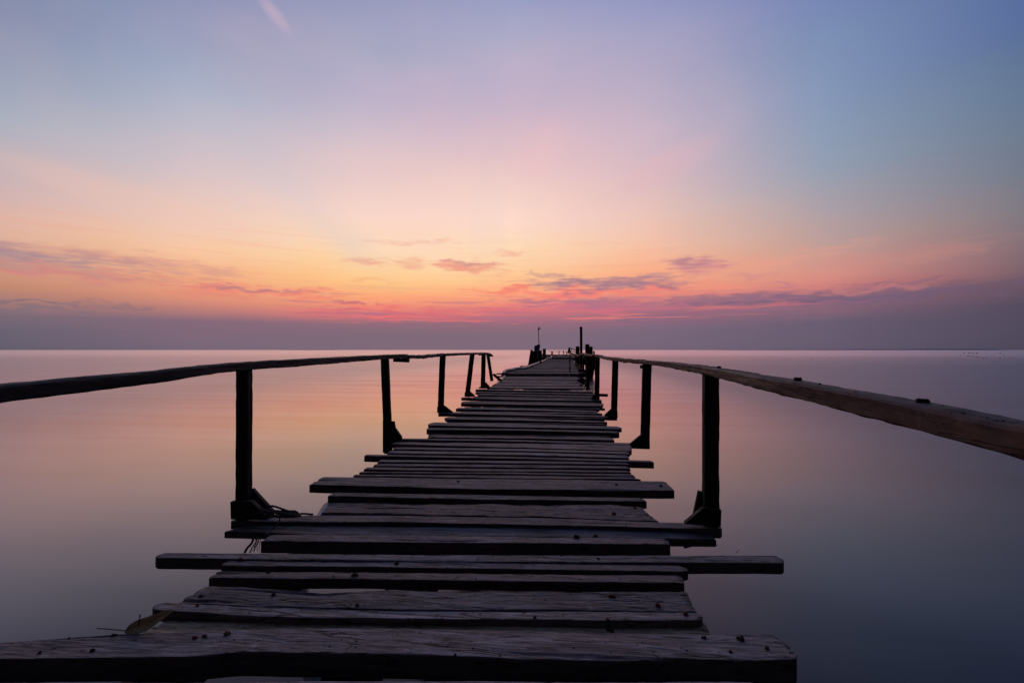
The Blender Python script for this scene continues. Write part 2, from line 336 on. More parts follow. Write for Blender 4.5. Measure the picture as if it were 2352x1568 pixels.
def sweep(pts, hw, hh, up=Vector((0, 0, 1)), step=.05, rough=.003, seed=0.0, ch=.2, twist=0.0):
    """a worn squared timber along pts; hw/hh half sizes (number or list per point)"""
    pts = [Vector(p) for p in pts]
    L = [0.0]
    for i in range(1, len(pts)): L.append(L[-1] + (pts[i] - pts[i - 1]).length)
    n = max(2, min(400, int(L[-1] / step) + 1))
    gv = lambda a, i, f: a if not isinstance(a, (list, tuple)) else a[i] * (1 - f) + a[i + 1] * f
    P, H = [], []
    for k in range(n):
        s_ = L[-1] * k / (n - 1); i = 0
        while i < len(L) - 2 and s_ > L[i + 1]: i += 1
        f = (s_ - L[i]) / max(1e-9, L[i + 1] - L[i])
        P.append(pts[i].lerp(pts[i + 1], f)); H.append((gv(hw, i, f), gv(hh, i, f)))
    c = ch
    sec = [(-1, -1 + c), (-1, -.3), (-1, .3), (-1, 1 - c), (-1 + c, 1), (-.3, 1), (.3, 1), (1 - c, 1), (1, 1 - c), (1, .3), (1, -.3), (1, -1 + c), (1 - c, -1), (.3, -1), (-.3, -1), (-1 + c, -1)]
    m = len(sec); V, Fc = [], []
    for k in range(n):
        t_ = (P[min(k + 1, n - 1)] - P[max(k - 1, 0)]).normalized()
        side = t_.cross(up).normalized(); u_ = side.cross(t_)
        s_ = L[-1] * k / (n - 1)
        for j, (a, b_) in enumerate(sec):
            q = 1 + 0 * a
            r1 = rough * (1.1 * nz(s_ * 4, j * .9, seed) + .9 * nz(s_ * 17, j * 1.7, seed + 9))
            V.append(P[k] + side * (a * H[k][0] + r1 * (1 if a > 0 else -1)) + u_ * (b_ * H[k][1] + r1 * (1 if b_ > 0 else -1)) + u_ * (rough * 1.2 * nz(s_ * 2.2, 3.1, seed)))
    for k in range(n - 1):
        for j in range(m):
            a, b_ = k * m + j, k * m + (j + 1) % m
            Fc.append((a, b_, b_ + m, a + m))
    Fc.append(tuple(range(m - 1, -1, -1))); Fc.append(tuple((n - 1) * m + j for j in range(m)))
    return V, Fc
def tube(pts, r, seg=10, sub=1):
    pts = [Vector(p) for p in pts]; V, Fc = [], []
    for k, p in enumerate(pts):
        t_ = (pts[min(k + 1, len(pts) - 1)] - pts[max(k - 1, 0)]).normalized()
        a = t_.cross(Vector((0, 0, 1)))
        if a.length < .1: a = t_.cross(Vector((0, 1, 0)))
        a.normalize(); b_ = t_.cross(a)
        rr = r[k] if isinstance(r, (list, tuple)) else r
        for j in range(seg):
            th = 2 * math.pi * j / seg
            V.append(p + a * math.cos(th) * rr + b_ * math.sin(th) * rr)
    for k in range(len(pts) - 1):
        for j in range(seg):
            a, b_ = k * seg + j, k * seg + (j + 1) % seg
            Fc.append((a, b_, b_ + seg, a + seg))
    Fc.append(tuple(range(seg - 1, -1, -1))); Fc.append(tuple((len(pts) - 1) * seg + j for j in range(seg)))
    return V, Fc
def smooth_path(pts, n=8):
    pts = [Vector(p) for p in pts]; out = []
    for i in range(len(pts) - 1):
        p0, p1, p2, p3 = pts[max(i - 1, 0)], pts[i], pts[i + 1], pts[min(i + 2, len(pts) - 1)]
        for k in range(n):
            t_ = k / n
            out.append(.5 * ((2 * p1) + (p2 - p0) * t_ + (2 * p0 - 5 * p1 + 4 * p2 - p3) * t_ * t_ + (3 * p1 - p0 - 3 * p2 + p3) * t_ ** 3))
    out.append(pts[-1]); return out
def prism(poly, depth):
    """poly: world points of the near face; depth: extrusion vector"""
    n = len(poly); V = [Vector(p) for p in poly] + [Vector(p) + Vector(depth) for p in poly]
    Fc = [tuple(range(n)), tuple(range(2 * n - 1, n - 1, -1))] + [(i, i + n, (i + 1) % n + n, (i + 1) % n) for i in range(n)]
    return V, Fc
def interp(poly, x):
    if x <= poly[0][0]: (x0, y0), (x1, y1) = poly[0], poly[1]
    elif x >= poly[-1][0]: (x0, y0), (x1, y1) = poly[-2], poly[-1]
    else:
        for (x0, y0), (x1, y1) in zip(poly, poly[1:]):
            if x0 <= x <= x1: break
    return y0 + (y1 - y0) * (x - x0) / (x1 - x0)
def plank_mesh(backW, frontW, thick, seed, M=12, step=.02, rough=.0027, jag=.016, wav=.006, rnd=0.0):
    """backW/frontW: functions t in 0..1 -> world point on the top edge; the board hangs below"""
    Lx = (backW(1) - backW(0)).length
    N = max(10, min(150, int(Lx / step)))
    V, Fc = [], []
    sec = [('b', 0.0)] + [('m', 0.0)] + [('t', v_ / (M - 1)) for v_ in range(M)] + [('m', 1.0), ('b', 1.0)]
    m = len(sec)
    for k in range(N):
        tt = k / (N - 1)
        for j, (kind, v_) in enumerate(sec):
            te = tt
            sp0, sp1 = nz(v_ * 9, seed, 12.2), nz(v_ * 9, seed, 18.2)
            o0 = jag * (.05 + nz(v_ * 4, seed, 2.2) + .6 * nz(v_ * 13, seed, 5.2) + 5 * max(0, sp0 - .28)); o1 = jag * (.05 + nz(v_ * 4, seed, 7.2) + .6 * nz(v_ * 13, seed, 8.2) + 5 * max(0, sp1 - .28))
            te = tt + max(0, o0) * math.exp(-tt * Lx / .06) / Lx - max(0, o1) * math.exp(-(1 - tt) * Lx / .06) / Lx
            B, Fp = backW(te), frontW(te)
            s_ = te * Lx
            w = (B - Fp).length
            e0 = wav * (nz(s_ * 2.5, seed, 1.0) + .5 * nz(s_ * 11, seed, 3.0)); e1 = wav * (nz(s_ * 2.5, seed, 11.0) + .5 * nz(s_ * 11, seed, 13.0))
            if rnd:
                de = min(tt, 1 - tt) * Lx
                if de < rnd: q = (1 - math.sqrt(max(0, 1 - (1 - de / rnd) ** 2))) * w * .30; e0 -= q; e1 -= q
            dirn = (B - Fp).normalized()
            Bq, Fq = B + dirn * e0, Fp - dirn * e1
            p = Bq.lerp(Fq, v_)
            cr = nz(s_ * 1.1, v_ * w * 34 + seed, 14.0)
            hz = rough * (.25 * nz(s_ * 5, v_ * w * 60 + seed, 4.0) + .35 * nz(s_ * 25, v_ * w * 90, seed) + .9 * nz(s_ * .9, v_ * 1.5, seed + 3) - 9 * max(0, cr - .42))
            if kind == 't':
                if v_ in (0.0, 1.0): p = p + dirn * (-.0025 if v_ == 0 else .0025); p.z += hz - .0008
                else: p.z += hz
                if k in (0, N - 1): p.z -= .004
            elif kind == 'm': p.z += min(hz, 0) - .004
            else: p.z += -thick + .004 * nz(s_ * 3, seed, 6.0)
            V.append(p)
    for k in range(N - 1):
        for j in range(m):
            a, b_ = k * m + j, k * m + (j + 1) % m
            Fc.append((a, b_, b_ + m, a + m))
    Fc.append(tuple(range(m))); Fc.append(tuple((N - 1) * m + j for j in range(m - 1, -1, -1)))
    return V, Fc

WATER_Z = -1.5
# ------------------------------------------------------------------ setting
S = 60000
sea = mesh('water', [(-S, -S, WATER_Z), (S, -S, WATER_Z), (S, S, WATER_Z), (-S, S, WATER_Z)], [(0, 1, 2, 3)], M['water'], origin=(0, 0, 0))
tag(sea, kind='structure')
def coast(px0, px1, Y, h0, h1, name='hills'):
    P0, P1 = aty(px0, 803, Y), aty(px1, 803, Y)
    n = 160; V, Fc = [], []
    for i in range(n):
        f = i / (n - 1); x = P0.x + (P1.x - P0.x) * f
        env = min(1, f * 8, (1 - f) * 14)
        h = env * (h0 + (h1 - h0) * f + (h1 * .22) * nz(f * 14, Y * .001) + h1 * .10 * nz(f * 60, 2))
        for k, (dy_, z_) in enumerate(((0, -3), (60, h * .6), (500, h), (1500, h * .8), (2500, -3))):
            V.append((x, Y + dy_ + 120 * nz(f * 9, 4), z_))
    for i in range(n - 1):
        for k in range(4):
            a = i * 5 + k; Fc.append((a, a + 1, a + 6, a + 5))
    return tag(mesh(name, V, Fc, M['coast'], smooth=True), kind='structure')
coast(1640, 2336, 14000, 9, 36)
coast(640, 720, 16000, 12, 14)

# ------------------------------------------------------------------ the jetty
jetty = empty('wooden_jetty', (-.5, 3, 0), 'long weathered wooden jetty of loose uneven planks running out over the calm sea', 'jetty')
# each entry: name of surface, z of the top, back edge px points, front edge px points, height of the visible front face in px, options
PL = [
 ('deck', .0, [(-330, 1566), (1000, 1563), (1735, 1563)], [(-420, 1640), (1800, 1640)], 60, {}),
 ('deck', .02, [(-260, 1500), (0, 1473), (160, 1463), (300, 1453), (640, 1443), (918, 1441), (1250, 1447), (1616, 1458), (1690, 1456), (1765, 1454), (1800, 1468)],
   [(-300, 1524), (0, 1510), (430, 1506), (566, 1494), (781, 1500), (919, 1502), (1224, 1513), (1452, 1517), (1554, 1508), (1680, 1516), (1846, 1516)], 48, dict(rough=.0042, rnd=.04, M=24, jag=.022)),
 ('moss', -.025, [(372, 1424), (900, 1424), (1620, 1425)], [(290, 1472), (1640, 1474)], 20, dict(rough=.006, M=16)),
 ('deck', .0, [(363, 1382), (560, 1389), (918, 1401), (1300, 1400), (1610, 1404)], [(338, 1400), (586, 1413), (817, 1419), (1247, 1423), (1620, 1424)], 19, dict(rnd=.06, M=14)),
 ('deck', .005, [(474, 1344), (586, 1351), (742, 1361), (850, 1356), (900, 1352), (1040, 1358), (1300, 1356), (1577, 1355)], [(397, 1384), (600, 1390), (919, 1399.5), (1300, 1398), (1601, 1403)], 12, dict(rough=.006, M=22, jag=.03)),
 ('deck', .0, [(500, 1310), (800, 1313), (1200, 1317), (1567, 1320)], [(478, 1325), (900, 1330), (1572, 1337)], 18, {}),
 ('deck', .005, [(527, 1283), (1000, 1290), (1570, 1297)], [(500, 1299), (900, 1302.7), (1587, 1312)], 17, dict(rnd=.06)),
 ('deck', .012, [(368, 1267.5), (900, 1272.6), (1792, 1275.5)], [(352, 1281), (900, 1287), (1400, 1291), (1809, 1292)], 21, dict(rnd=.03)),
 ('deck', .03, [(622, 1226.5), (1000, 1229), (1534, 1236)], [(598, 1241), (1000, 1245), (1543, 1250)], 26, {}),
 ('blue', -.02, [(560, 1204), (641, 1206), (1000, 1210), (1560, 1216), (1630, 1222)], [(514, 1219), (700, 1226), (1200, 1232), (1645, 1238)], 14, {}),
 ('deck', .0, [(560, 1181), (700, 1183), (918, 1183.5), (1250, 1189), (1513, 1198), (1650, 1202)], [(523, 1196), (700, 1197.5), (919, 1198.5), (1250, 1205), (1534, 1212), (1662, 1216)], 16, dict(rnd=.02)),
 ('deck', .0, [(757, 1154), (918, 1154.5), (1280, 1160), (1400, 1159), (1474, 1164)], [(736, 1180), (918, 1181), (1250, 1187), (1512, 1196)], 10, dict(rough=.008, M=26, jag=.035, wav=.026)),
 ('deck', .0, [(765, 1130), (1100, 1136), (1476, 1142.6)], [(752, 1138), (1100, 1146), (1487, 1151)], 14.5, {}),
 ('deck', .015, [(741, 1094), (1000, 1098), (1300, 1101), (1529, 1105)], [(709, 1112), (1102, 1122.5), (1550, 1125.5)], 17, dict(M=14)),
 ('deck', .0, [(815, 1088), (1200, 1091), (1455, 1096)], [(809, 1092), (1200, 1098), (1472, 1100)], 5, {}),
 ('deck', .0, [(826, 1082), (1200, 1085), (1452, 1088)], [(822, 1085), (1200, 1088), (1462, 1093)], 6, dict(rnd=.03)),
 ('deck', .0, [(842, 1072), (1200, 1077), (1445, 1080)], [(834, 1077), (1200, 1082), (1450, 1084)], 5, {}),
 ('deck', .0, [(862, 1064), (1200, 1067), (1440, 1070)], [(856, 1069), (1200, 1073), (1449, 1075)], 5, {}),
 ('deck', .0, [(873, 1055), (1200, 1058), (1440, 1061)], [(867, 1060), (1200, 1063), (1447, 1066)], 5, {}),
 ('deck', .01, [(840, 1043), (1200, 1049), (1497, 1056.5)], [(836, 1046), (1200, 1053), (1502, 1061)], 13, {}),
 ('deck', .0, [(897, 1034), (1200, 1038), (1440, 1045)], [(889, 1040), (1200, 1044), (1446, 1051)], 5, {}),
 ('deck', .0, [(907, 1026), (1200, 1030), (1446, 1037)], [(901, 1031), (1200, 1035), (1446, 1042)], 6, {}),
 ('deck', .0, [(910, 1014.5), (1200, 1018), (1451, 1022)], [(893, 1019), (1200, 1027), (1452, 1036)], 9, dict(rnd=.03)),
 ('deck', .0, [(919, 1006), (1200, 1010), (1492, 1018)], [(914, 1009), (1200, 1013), (1492, 1023)], 7, {}),
 ('deck', .0, [(992, 996.5), (1200, 1001), (1407, 1004)], [(984, 1003), (1200, 1007), (1412, 1011)], 4, dict(rough=.009, jag=.03)),
 ('deck', .01, [(983, 982), (1200, 985), (1421, 990)], [(976, 986), (1200, 988), (1423, 994)], 11, dict(rnd=.04)),
 ('deck', .0, [(988, 969), (1200, 973), (1426, 979)], [(981, 976), (1200, 981), (1429, 984)], 5, dict(rnd=.04)),
 ('deck', .0, [(1022, 957), (1200, 960), (1394, 967)], [(1019, 962), (1200, 965), (1398, 970)], 6, dict(rnd=.04)),
 ('deck', .0, [(1010, 945), (1200, 949), (1412, 955)], [(1004, 949), (1200, 953), (1418, 958)], 5, {}),
 ('deck', .0, [(1052, 935.6), (1200, 938), (1370, 943)], [(1047, 938), (1200, 941), (1373, 946)], 5, {}),
 ('deck', .0, [(1062, 921), (1200, 924), (1386, 926)], [(1058, 926), (1200, 929), (1384, 932)], 7, dict(jag=.06)),
 ('deck', .0, [(1060, 911.6), (1200, 914), (1381, 917)], [(1058, 914), (1200, 918), (1383, 920)], 4, {}),
 ('deck', .0, [(1099, 904), (1200, 906), (1376, 910)], [(1096, 906), (1200, 908), (1378, 912)], 3.5, {}),
 ('deck', .0, [(1094, 899), (1200, 901), (1370, 904)], [(1092, 901), (1200, 902.5), (1371, 906)], 3, {}),
 ('deck', .0, [(1094, 893), (1200, 895), (1362, 898)], [(1092, 895), (1200, 897), (1363, 900)], 3.5, {}),
]
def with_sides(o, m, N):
    # shade on the sides and ends is painted in with a darker wood
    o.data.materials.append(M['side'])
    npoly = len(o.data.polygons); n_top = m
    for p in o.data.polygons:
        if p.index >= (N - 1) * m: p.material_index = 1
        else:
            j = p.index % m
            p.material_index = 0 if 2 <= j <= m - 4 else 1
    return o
def add_plank(kind, z, back, front, face, opt, i):
    def mk(poly):
        x0, x1 = poly[0][0], poly[-1][0]
        P = [at(x0 + (x1 - x0) * k / 60, interp(poly, x0 + (x1 - x0) * k / 60), z) for k in range(61)]
        def f(t_):
            q = min(max(t_, 0), 1) * 60; k = min(int(q), 59); return P[k].lerp(P[k + 1], q - k)
        return f
    B, Fp = mk(back), mk(front)
    xm = (front[0][0] + front[-1][0]) / 2; ym = interp(front, xm)
    D = (at(xm, ym, z) - cam.location).length
    thick = min(.078, max(.028 if i < 24 else .052, face / FPX * D + .004))
    near = i < 24
    o = {**dict(M=12 if near else 7, step=.018 if near else .05), **opt}
    V, Fc = plank_mesh(B, Fp, thick, i * 3.17 + 1, **o)
    m_ = o['M'] + 4
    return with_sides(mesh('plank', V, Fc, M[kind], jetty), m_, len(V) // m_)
EDL = [(880, 1112), (900, 1098), (945, 1066), (970, 1030), (1000, 985), (1030, 925)]
EDR = [(880, 1330), (900, 1362), (945, 1382), (970, 1396), (1000, 1408), (1030, 1440)]
extra = []
for a_, b2 in zip(PL[22:], PL[23:]):                     # thin boards that fill the wider openings further out
    top_, bot_ = interp(b2[3], 1200) + b2[4], interp(a_[2], 1200)
    h_ = bot_ - top_
    if h_ > 1.2:
        k_n = max(1, round(h_ / 4.6)); p_ = h_ / k_n
        for q in range(k_n):
            y0, y1 = top_ + p_ * q + .1, top_ + p_ * (q + 1) - 1.1
            j = random.uniform
            xl, xr = interp(EDL, y0) + j(-6, 7), interp(EDR, y0) + j(-6, 6)
            extra.append(('deck', 0.0, [(xl, y0 - 1.6), (xr, y0 + 2)], [(xl - (y1 - y0) * 1.6, y1 - 1.6), (xr + (y1 - y0) * .5, y1 + 2)], 3.5, {}))
PL += extra
for i, (k_, z_, b_, f_, fa_, op_) in enumerate(PL): add_plank(k_, z_, b_, f_, fa_, op_, i)

# the deck goes on: boards laid by distance
rnd = random.Random(11)
LEFT = [(10.5, -1.86), (12.5, -1.86), (14.5, -1.82), (16.7, -2.0), (17.5, -2.2), (20, -2.26), (26, -1.9), (34, -1.5), (42, -1.3), (52, -1.2)]
RIGHT = [(10.5, .80), (12.8, .62), (15.8, .60), (17.6, .75), (21, .85), (26, .95), (40, 1.25), (52, 1.6)]
far_boards = []
y = at(1200, 893, 0).y + .13
while y < 49.5:
    w = rnd.uniform(.14, .24)
    gap = rnd.uniform(.03, .08)
    z = (0 if y < 17.3 else .09) + rnd.uniform(-.008, .012)
    if y < 17.3 < y + w: y = 17.4
    xl = interp(LEFT, y) + rnd.uniform(-.05, .05) - (rnd.random() < .12) * rnd.uniform(.1, .3)
    xr = interp(RIGHT, y) + rnd.uniform(-.06, .06) + (rnd.random() < .15) * rnd.uniform(.1, .35)
    sk = rnd.uniform(-.03, .03)
    far_boards.append((y, w, z, xl, xr, sk, rnd.uniform(.035, .05)))
    y += w + gap
room = 100 - len(PL)
stuff = Buf()
for i, (y, w, z, xl, xr, sk, th) in enumerate(far_boards):
    bk = lambda t_, y=y, w=w, z=z, xl=xl, xr=xr, sk=sk: Vector((xl + (xr - xl) * t_, y + w + sk * (t_ - .5), z))
    fr_ = lambda t_, y=y, z=z, xl=xl, xr=xr, sk=sk: Vector((xl + (xr - xl) * t_, y + sk * (t_ - .5), z))
    V, Fc = plank_mesh(bk, fr_, th, i * 2.3 + 200, M=5 if i < 30 else 3, step=.08 if i < 30 else .3, rough=.004)
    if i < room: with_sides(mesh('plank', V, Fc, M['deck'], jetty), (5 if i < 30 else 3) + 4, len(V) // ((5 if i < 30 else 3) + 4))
    else: stuff.add(V, Fc)
tag(mesh('far_planks', stuff.V, stuff.F, M['deck'], jetty), kind='stuff')
print('boards', len(PL), len(far_boards))
from mathutils.bvhtree import BVHTree
bpy.context.view_layer.update()
_bv = Buf()
for o_ in list(jetty.children):
    if o_.name.startswith('plank'):
        lo = jetty.location + o_.location
        _bv.add([lo + v.co for v in o_.data.vertices], [tuple(p.vertices) for p in o_.data.polygons])
BVH = BVHTree.FromPolygons([tuple(v) for v in _bv.V], _bv.F)
def on_deck(px, py):                      # the board top that is seen at this spot
    h = BVH.ray_cast(Vector((0, 0, 1)), ray(px, py))
    if h[0] is None or h[1].z < .5:
        for dy_ in (-4, 4, -8, 8, -14, 14):
            h2 = BVH.ray_cast(Vector((0, 0, 1)), ray(px, py + dy_))
            if h2[0] is not None and h2[1].z > .5: return h2[0]
        return None
    return h[0]
# riser of the slightly higher outer deck
V, Fc = sweep([(-2.2, 17.36, .015), (.75, 17.36, .015)], .03, .05, step=.2, rough=.006, seed=77)
mesh('riser', V, Fc, M['darkx'], jetty)
# stringers and bearers below the deck
for xs in (-1.36, -.72, .25):
    V, Fc = sweep([(xs, .9, -.15), (xs + .02, 8, -.14), (xs - .1, 17.2, -.14)], .075, .065, step=.25, rough=.008, seed=xs)
    mesh('stringer', V, Fc, M['darkx'], jetty)
    V, Fc = sweep([(xs - .1, 17.3, -.05), (xs + .5, 34, -.05), (xs + .7, 49, -.05)], .045, .065, step=.5, rough=.006, seed=xs + 3)
    mesh('stringer', V, Fc, M['darkx'], jetty)
for yb in (1.05, 3.9, 6.2, 8.5, 10.8, 13.2, 15.6, 18.5, 22, 26, 30, 34, 38, 42, 46):
    far = max(0, min(1, (yb - 17) / 30))
    z0 = -.28 if yb < 17.3 else -.18
    V, Fc = sweep([(-1.45 + far * .5, yb, z0), (.45 + far * .7, yb, z0)], .05, .06, step=.2, rough=.006, seed=yb)
    mesh('bearer', V, Fc, M['darkx'], jetty)
    for xp in (-1.15 + far * .4, .12 + far * .6):
        V, Fc = tube([(xp + .01 * nz(k, yb), yb + .12, z0 + .04 + (WATER_Z - .8 - z0) * k / 8) for k in range(9)], [.075 - .002 * nz(k * 2, xp) for k in range(9)], 12)
        mesh('pile', V, Fc, M['dark'], jetty, smooth=True)

# ------------------------------------------------------------------ railings
def post(parent, bx, by, tx, ty, wpx, zb=0.0, nearer=0.0, gus=None, brace=None, seed=0.0, ext=0.0):
    """bx,by: foot centre px; tx,ty: head centre px; width in px at foot"""
    B = at(bx, by, zb); T = aty(tx, ty, B.y + .01)
    D = (B - cam.location).dot(_F); hw = wpx / FPX * D / 2 / (1 + .55 * abs(B.x) / B.y)
    ax_ = (T - B).normalized()
    Bq = B - ax_ * ext
    V, Fc = sweep([Bq, T], hw, hw * .6, up=Vector((0, -1, 0)), step=.05, rough=.0022, seed=seed, ch=.10)
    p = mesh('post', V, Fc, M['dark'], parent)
    k = D / FPX
    if gus:                                   # cheek board: px outline nailed to the face of the post
        y0 = B.y - hw * .6 - .035
        V, Fc = prism([aty(x_, y_, y0) for x_, y_ in gus], (0, .03, 0))
        mesh('gusset', V, Fc, M['darkx'], p)
    if brace:
        (x0, y0_), (x1, y1_), w_ = brace
        yy = B.y + hw * .6 + .02
        V, Fc = sweep([aty(x0, y0_, yy), aty(x1, y1_, yy)], w_ * k / 2, .014, up=Vector((0, -1, 0)), step=.1, rough=.003, seed=seed + 2)
        mesh('brace', V, Fc, M['darkx'], p)
    return B, T

# left-hand railing (dark, seen against the glow)
railL = empty('jetty_railing', (-1.87, 2.7, 0), 'dark shaded wooden railing along the left edge of the jetty, silhouetted against the orange water', 'railing', 'jetty railings')
B1, T1 = post(railL, 560, 1190, 561, 846, 42, seed=1,
   gus=[(529, 1152), (577, 1151), (612, 1188), (612, 1194), (530, 1192)], brace=((574, 1128), (622, 1182), 22))
B2, T2 = post(railL, 891, 1008, 884, 818, 21, seed=2, ext=.16,
   gus=[(879, 966), (905, 968), (907, 982), (922, 1003), (922, 1012), (879, 1040)], brace=None)
B3, T3 = post(railL, 1012, 946, 1017, 814, 14.5, seed=3, gus=[(1004, 934), (1019, 930), (1040, 946), (1040, 949), (1004, 948)])
B4, T4 = post(railL, 1073, 911, 1085, 812, 11.5, seed=4, gus=[(1067, 901), (1080, 899), (1090, 907), (1090, 911), (1067, 911)])
B5, T5 = post(railL, 1109, 892, 1111, 811, 10.5, seed=5, gus=[(1104, 881), (1115, 877), (1123, 885), (1125, 892), (1104, 892)])
B6, T6 = post(railL, 1130, 875, 1120, 811, 7.5, seed=6, brace=((1133, 859), (1151, 874), 6))
def rail_at(px, ptop, pbot, x):
    A, Bm = atx(px, ptop, x), atx(px, pbot, x)
    return (A + Bm) / 2, abs(A.z - Bm.z) / 2
XL = (B1.x)
pts, hh = [], []
for px, pt_, pb_, x_ in ((-260, 915, 975, XL), (0, 882, 925, XL), (150, 867, 905.5, XL), (328, 852, 882, XL), (533, 832.5, 852, XL), (640, 826, 845, XL), (760, 820, 835, (B1.x + B2.x) / 2), (870, 814.5, 825.5, B2.x), (930, 812.8, 823, B2.x)):
    c_, h_ = rail_at(px, pt_, pb_, x_); pts.append(c_); hh.append(h_ * .93)
V, Fc = sweep(pts, .042, hh, step=.03, rough=.0028, seed=21, ch=.25)
mesh('handrail', V, Fc, M['raill'], railL)
pts, hh = [], []
for px, pt_, pb_, Y_ in ((931, 816.5, 822.5, B2.y + .55), (965, 815.5, 823.5, B2.y + 1.1), (1013, 811.8, 818, B3.y), (1050, 810.5, 816, (B3.y + B4.y) / 2), (1085, 809.8, 814.5, B4.y), (1108, 809.6, 813.5, B5.y), (1118, 809.7, 813.5, B6.y * .5 + B5.y * .5), (1124, 811, 816, B6.y - .3), (1129, 814.5, 819, B6.y + .2)):
    A, Bm = aty(px, pt_, Y_), aty(px, pb_, Y_)
    pts.append((A + Bm) / 2); hh.append(max(.022, abs(A.z - Bm.z) / 2))
V, Fc = sweep(pts, .05, hh, step=.06, rough=.006, seed=22, ch=.3)
mesh('handrail', V, Fc, M['raill'], railL)
y_ = B2.y + .45
V, Fc = sweep([aty(905, 827, y_), aty(939, 828, y_)], .03, .021, step=.03, rough=.003, seed=23)
mesh('splice_block', V, Fc, M['dark'], railL)
y_ = B5.y - .1
V, Fc = sweep([aty(1099, 814, y_), aty(1112, 814.5, y_)], .03, .02, step=.05, rough=.003, seed=24)
mesh('splice_block', V, Fc, M['dark'], railL)

# right-hand railing (bare wood, catches the light)
railR = empty('jetty_railing', (.9, 2.6, 0), 'bare pinkish brown wooden railing along the right edge of the jetty with dark posts', 'railing', 'jetty railings')
C1, U1 = post(railR, 1632, 1206, 1632, 857, 38.5, seed=31,
   gus=[(1574, 1200), (1616, 1166), (1657, 1171), (1656, 1208), (1574, 1203)], brace=((1611, 1128), (1597, 1200), 16))
C2, U2 = post(railR, 1481, 1026, 1486, 834, 21.5, seed=32, gus=[(1447, 1019), (1470, 1000), (1492, 1001), (1493, 1030), (1470, 1029), (1447, 1023)])
C3, U3 = post(railR, 1410, 957, 1413.5, 826, 14.5, seed=33, gus=[(1388, 953), (1403, 939), (1418, 939), (1419, 960), (1403, 959), (1388, 955)])
C4, U4 = post(railR, 1371, 917, 1372.5, 820, 11, seed=34, gus=[(1357, 915), (1366, 905), (1377, 905), (1377, 921), (1366, 920)])
C5, U5 = post(railR, 1350, 896, 1351, 817, 8, seed=35)
C6, U6 = post(railR, 1309, 860, 1309, 813, 2.6, zb=.0, seed=36)
XR = C1.x
pts, hh = [], []
for px, pt_, pb_, x_ in ((2700, 1030, 1150, XR), (2352, 978, 1055, XR), (2066, 918, 977, XR), (1898, 888, 933, XR), (1723, 858, 888, XR), (1632, 843, 864, XR), (1560, 833.5, 849, XR + .01), (1500, 829, 838.5, C2.x), (1474, 827.5, 836.5, C2.x)):
    c_, h_ = rail_at(px, pt_, pb_, x_); pts.append(c_); hh.append(h_ * .86)
pts = [p + Vector((0, 0, .005)) for p in pts]
V, Fc = sweep(pts, .046, hh, step=.025, rough=.0036, seed=41, ch=.22)
mesh('handrail', V, Fc, M['railr'], railR)
RBVH = BVHTree.FromPolygons([tuple(v) for v in V], Fc)
def on_rail(p):
    h = RBVH.ray_cast(Vector((p.x, p.y, 2)), Vector((0, 0, -1)))
    return h[0]
pts, hh = [], []
for px, pt_, pb_, Y_ in ((1478, 826.5, 834.5, C2.y + .25), (1440, 824.5, 832, C2.y * .5 + C3.y * .5), (1413, 821.5, 827.5, C3.y), (1393, 818.5, 825.5, C3.y * .5 + C4.y * .5), (1372, 814, 820, C4.y), (1358, 813.5, 818.5, C4.y * .6 + C5.y * .4), (1345, 811.5, 816.5, C5.y), (1336, 811, 815, C5.y + .9), (1330, 815, 819, C5.y + 1.5), (1320, 812, 816, C5.y + 3), (1309, 809, 811.8, C6.y), (1305, 808.5, 810.5, C6.y + .4)):
    A, Bm = aty(px, pt_, Y_), aty(px, pb_, Y_)
    pts.append((A + Bm) / 2); hh.append(max(.02, abs(A.z - Bm.z) / 2))
V, Fc = sweep(smooth_path(pts, 6), .042, .024, step=.06, rough=.007, seed=42, ch=.3)
mesh('handrail', V, Fc, M['railr'], railR)
V, Fc = sweep([aty(1474, 846, C2.y + .05), aty(1474, 838, C2.y + .05)], .016, .02, up=Vector((0, -1, 0)), step=.03, rough=.002, seed=43)
mesh('splice_block', V, Fc, M['railr'], railR)
V, Fc = sweep([aty(1362, 822, C4.y + .2), aty(1362, 816, C4.y + .2)], .02, .02, up=Vector((0, -1, 0)), step=.03, rough=.002, seed=44)
mesh('splice_block', V, Fc, M['railr'], railR)

# ------------------------------------------------------------------ things at the head of the jetty
def px_board(name, poly, Y, depth, mat, parent=None):
    V, Fc = prism([aty(x_, y_, Y) for x_, y_ in poly], (0, depth, 0))
    return mesh(name, V, Fc, mat, parent)
# landing stage
zs = aty(1300, 815.3, 50).z
stage = empty('landing_stage', (1.2, 52, zs), 'raised dark landing stage with a low broken rail at the jetty head', 'landing stage')
xa, xb = aty(1240, 815, 50).x, aty(1347, 815, 50).x
for k in range(26):
    y0 = 50.05 + k * .32; j = rnd.uniform(-.08, .08)
    V, Fc = plank_mesh(lambda t_, y0=y0, j=j: Vector((xa + j + (xb - xa) * t_, y0 + .27, zs)), lambda t_, y0=y0, j=j: Vector((xa + j + (xb - xa) * t_, y0, zs)), .05, k * 1.7 + 900, M=3, step=.4)
    mesh('plank', V, Fc, M['deck'], stage)
def box(x0, x1, y0, y1, z0, z1): return prism([(x0, y0, z0), (x1, y0, z0), (x1, y0, z1), (x0, y0, z1)], (0, y1 - y0, 0))
V, Fc = box(xa, xb, 49.85, 49.99, zs - .34, zs - .06); mesh('fascia', V, Fc, M['darkx'], stage)
V, Fc = plank_mesh(lambda t_: Vector((xa - .5 + (xb - xa) * t_, 49.7, zs - .17)), lambda t_: Vector((xa - .5 + (xb - xa) * t_, 45.5, zs - .17)), .05, 955, M=8, step=.3)
mesh('step', V, Fc, M['deck'], stage)
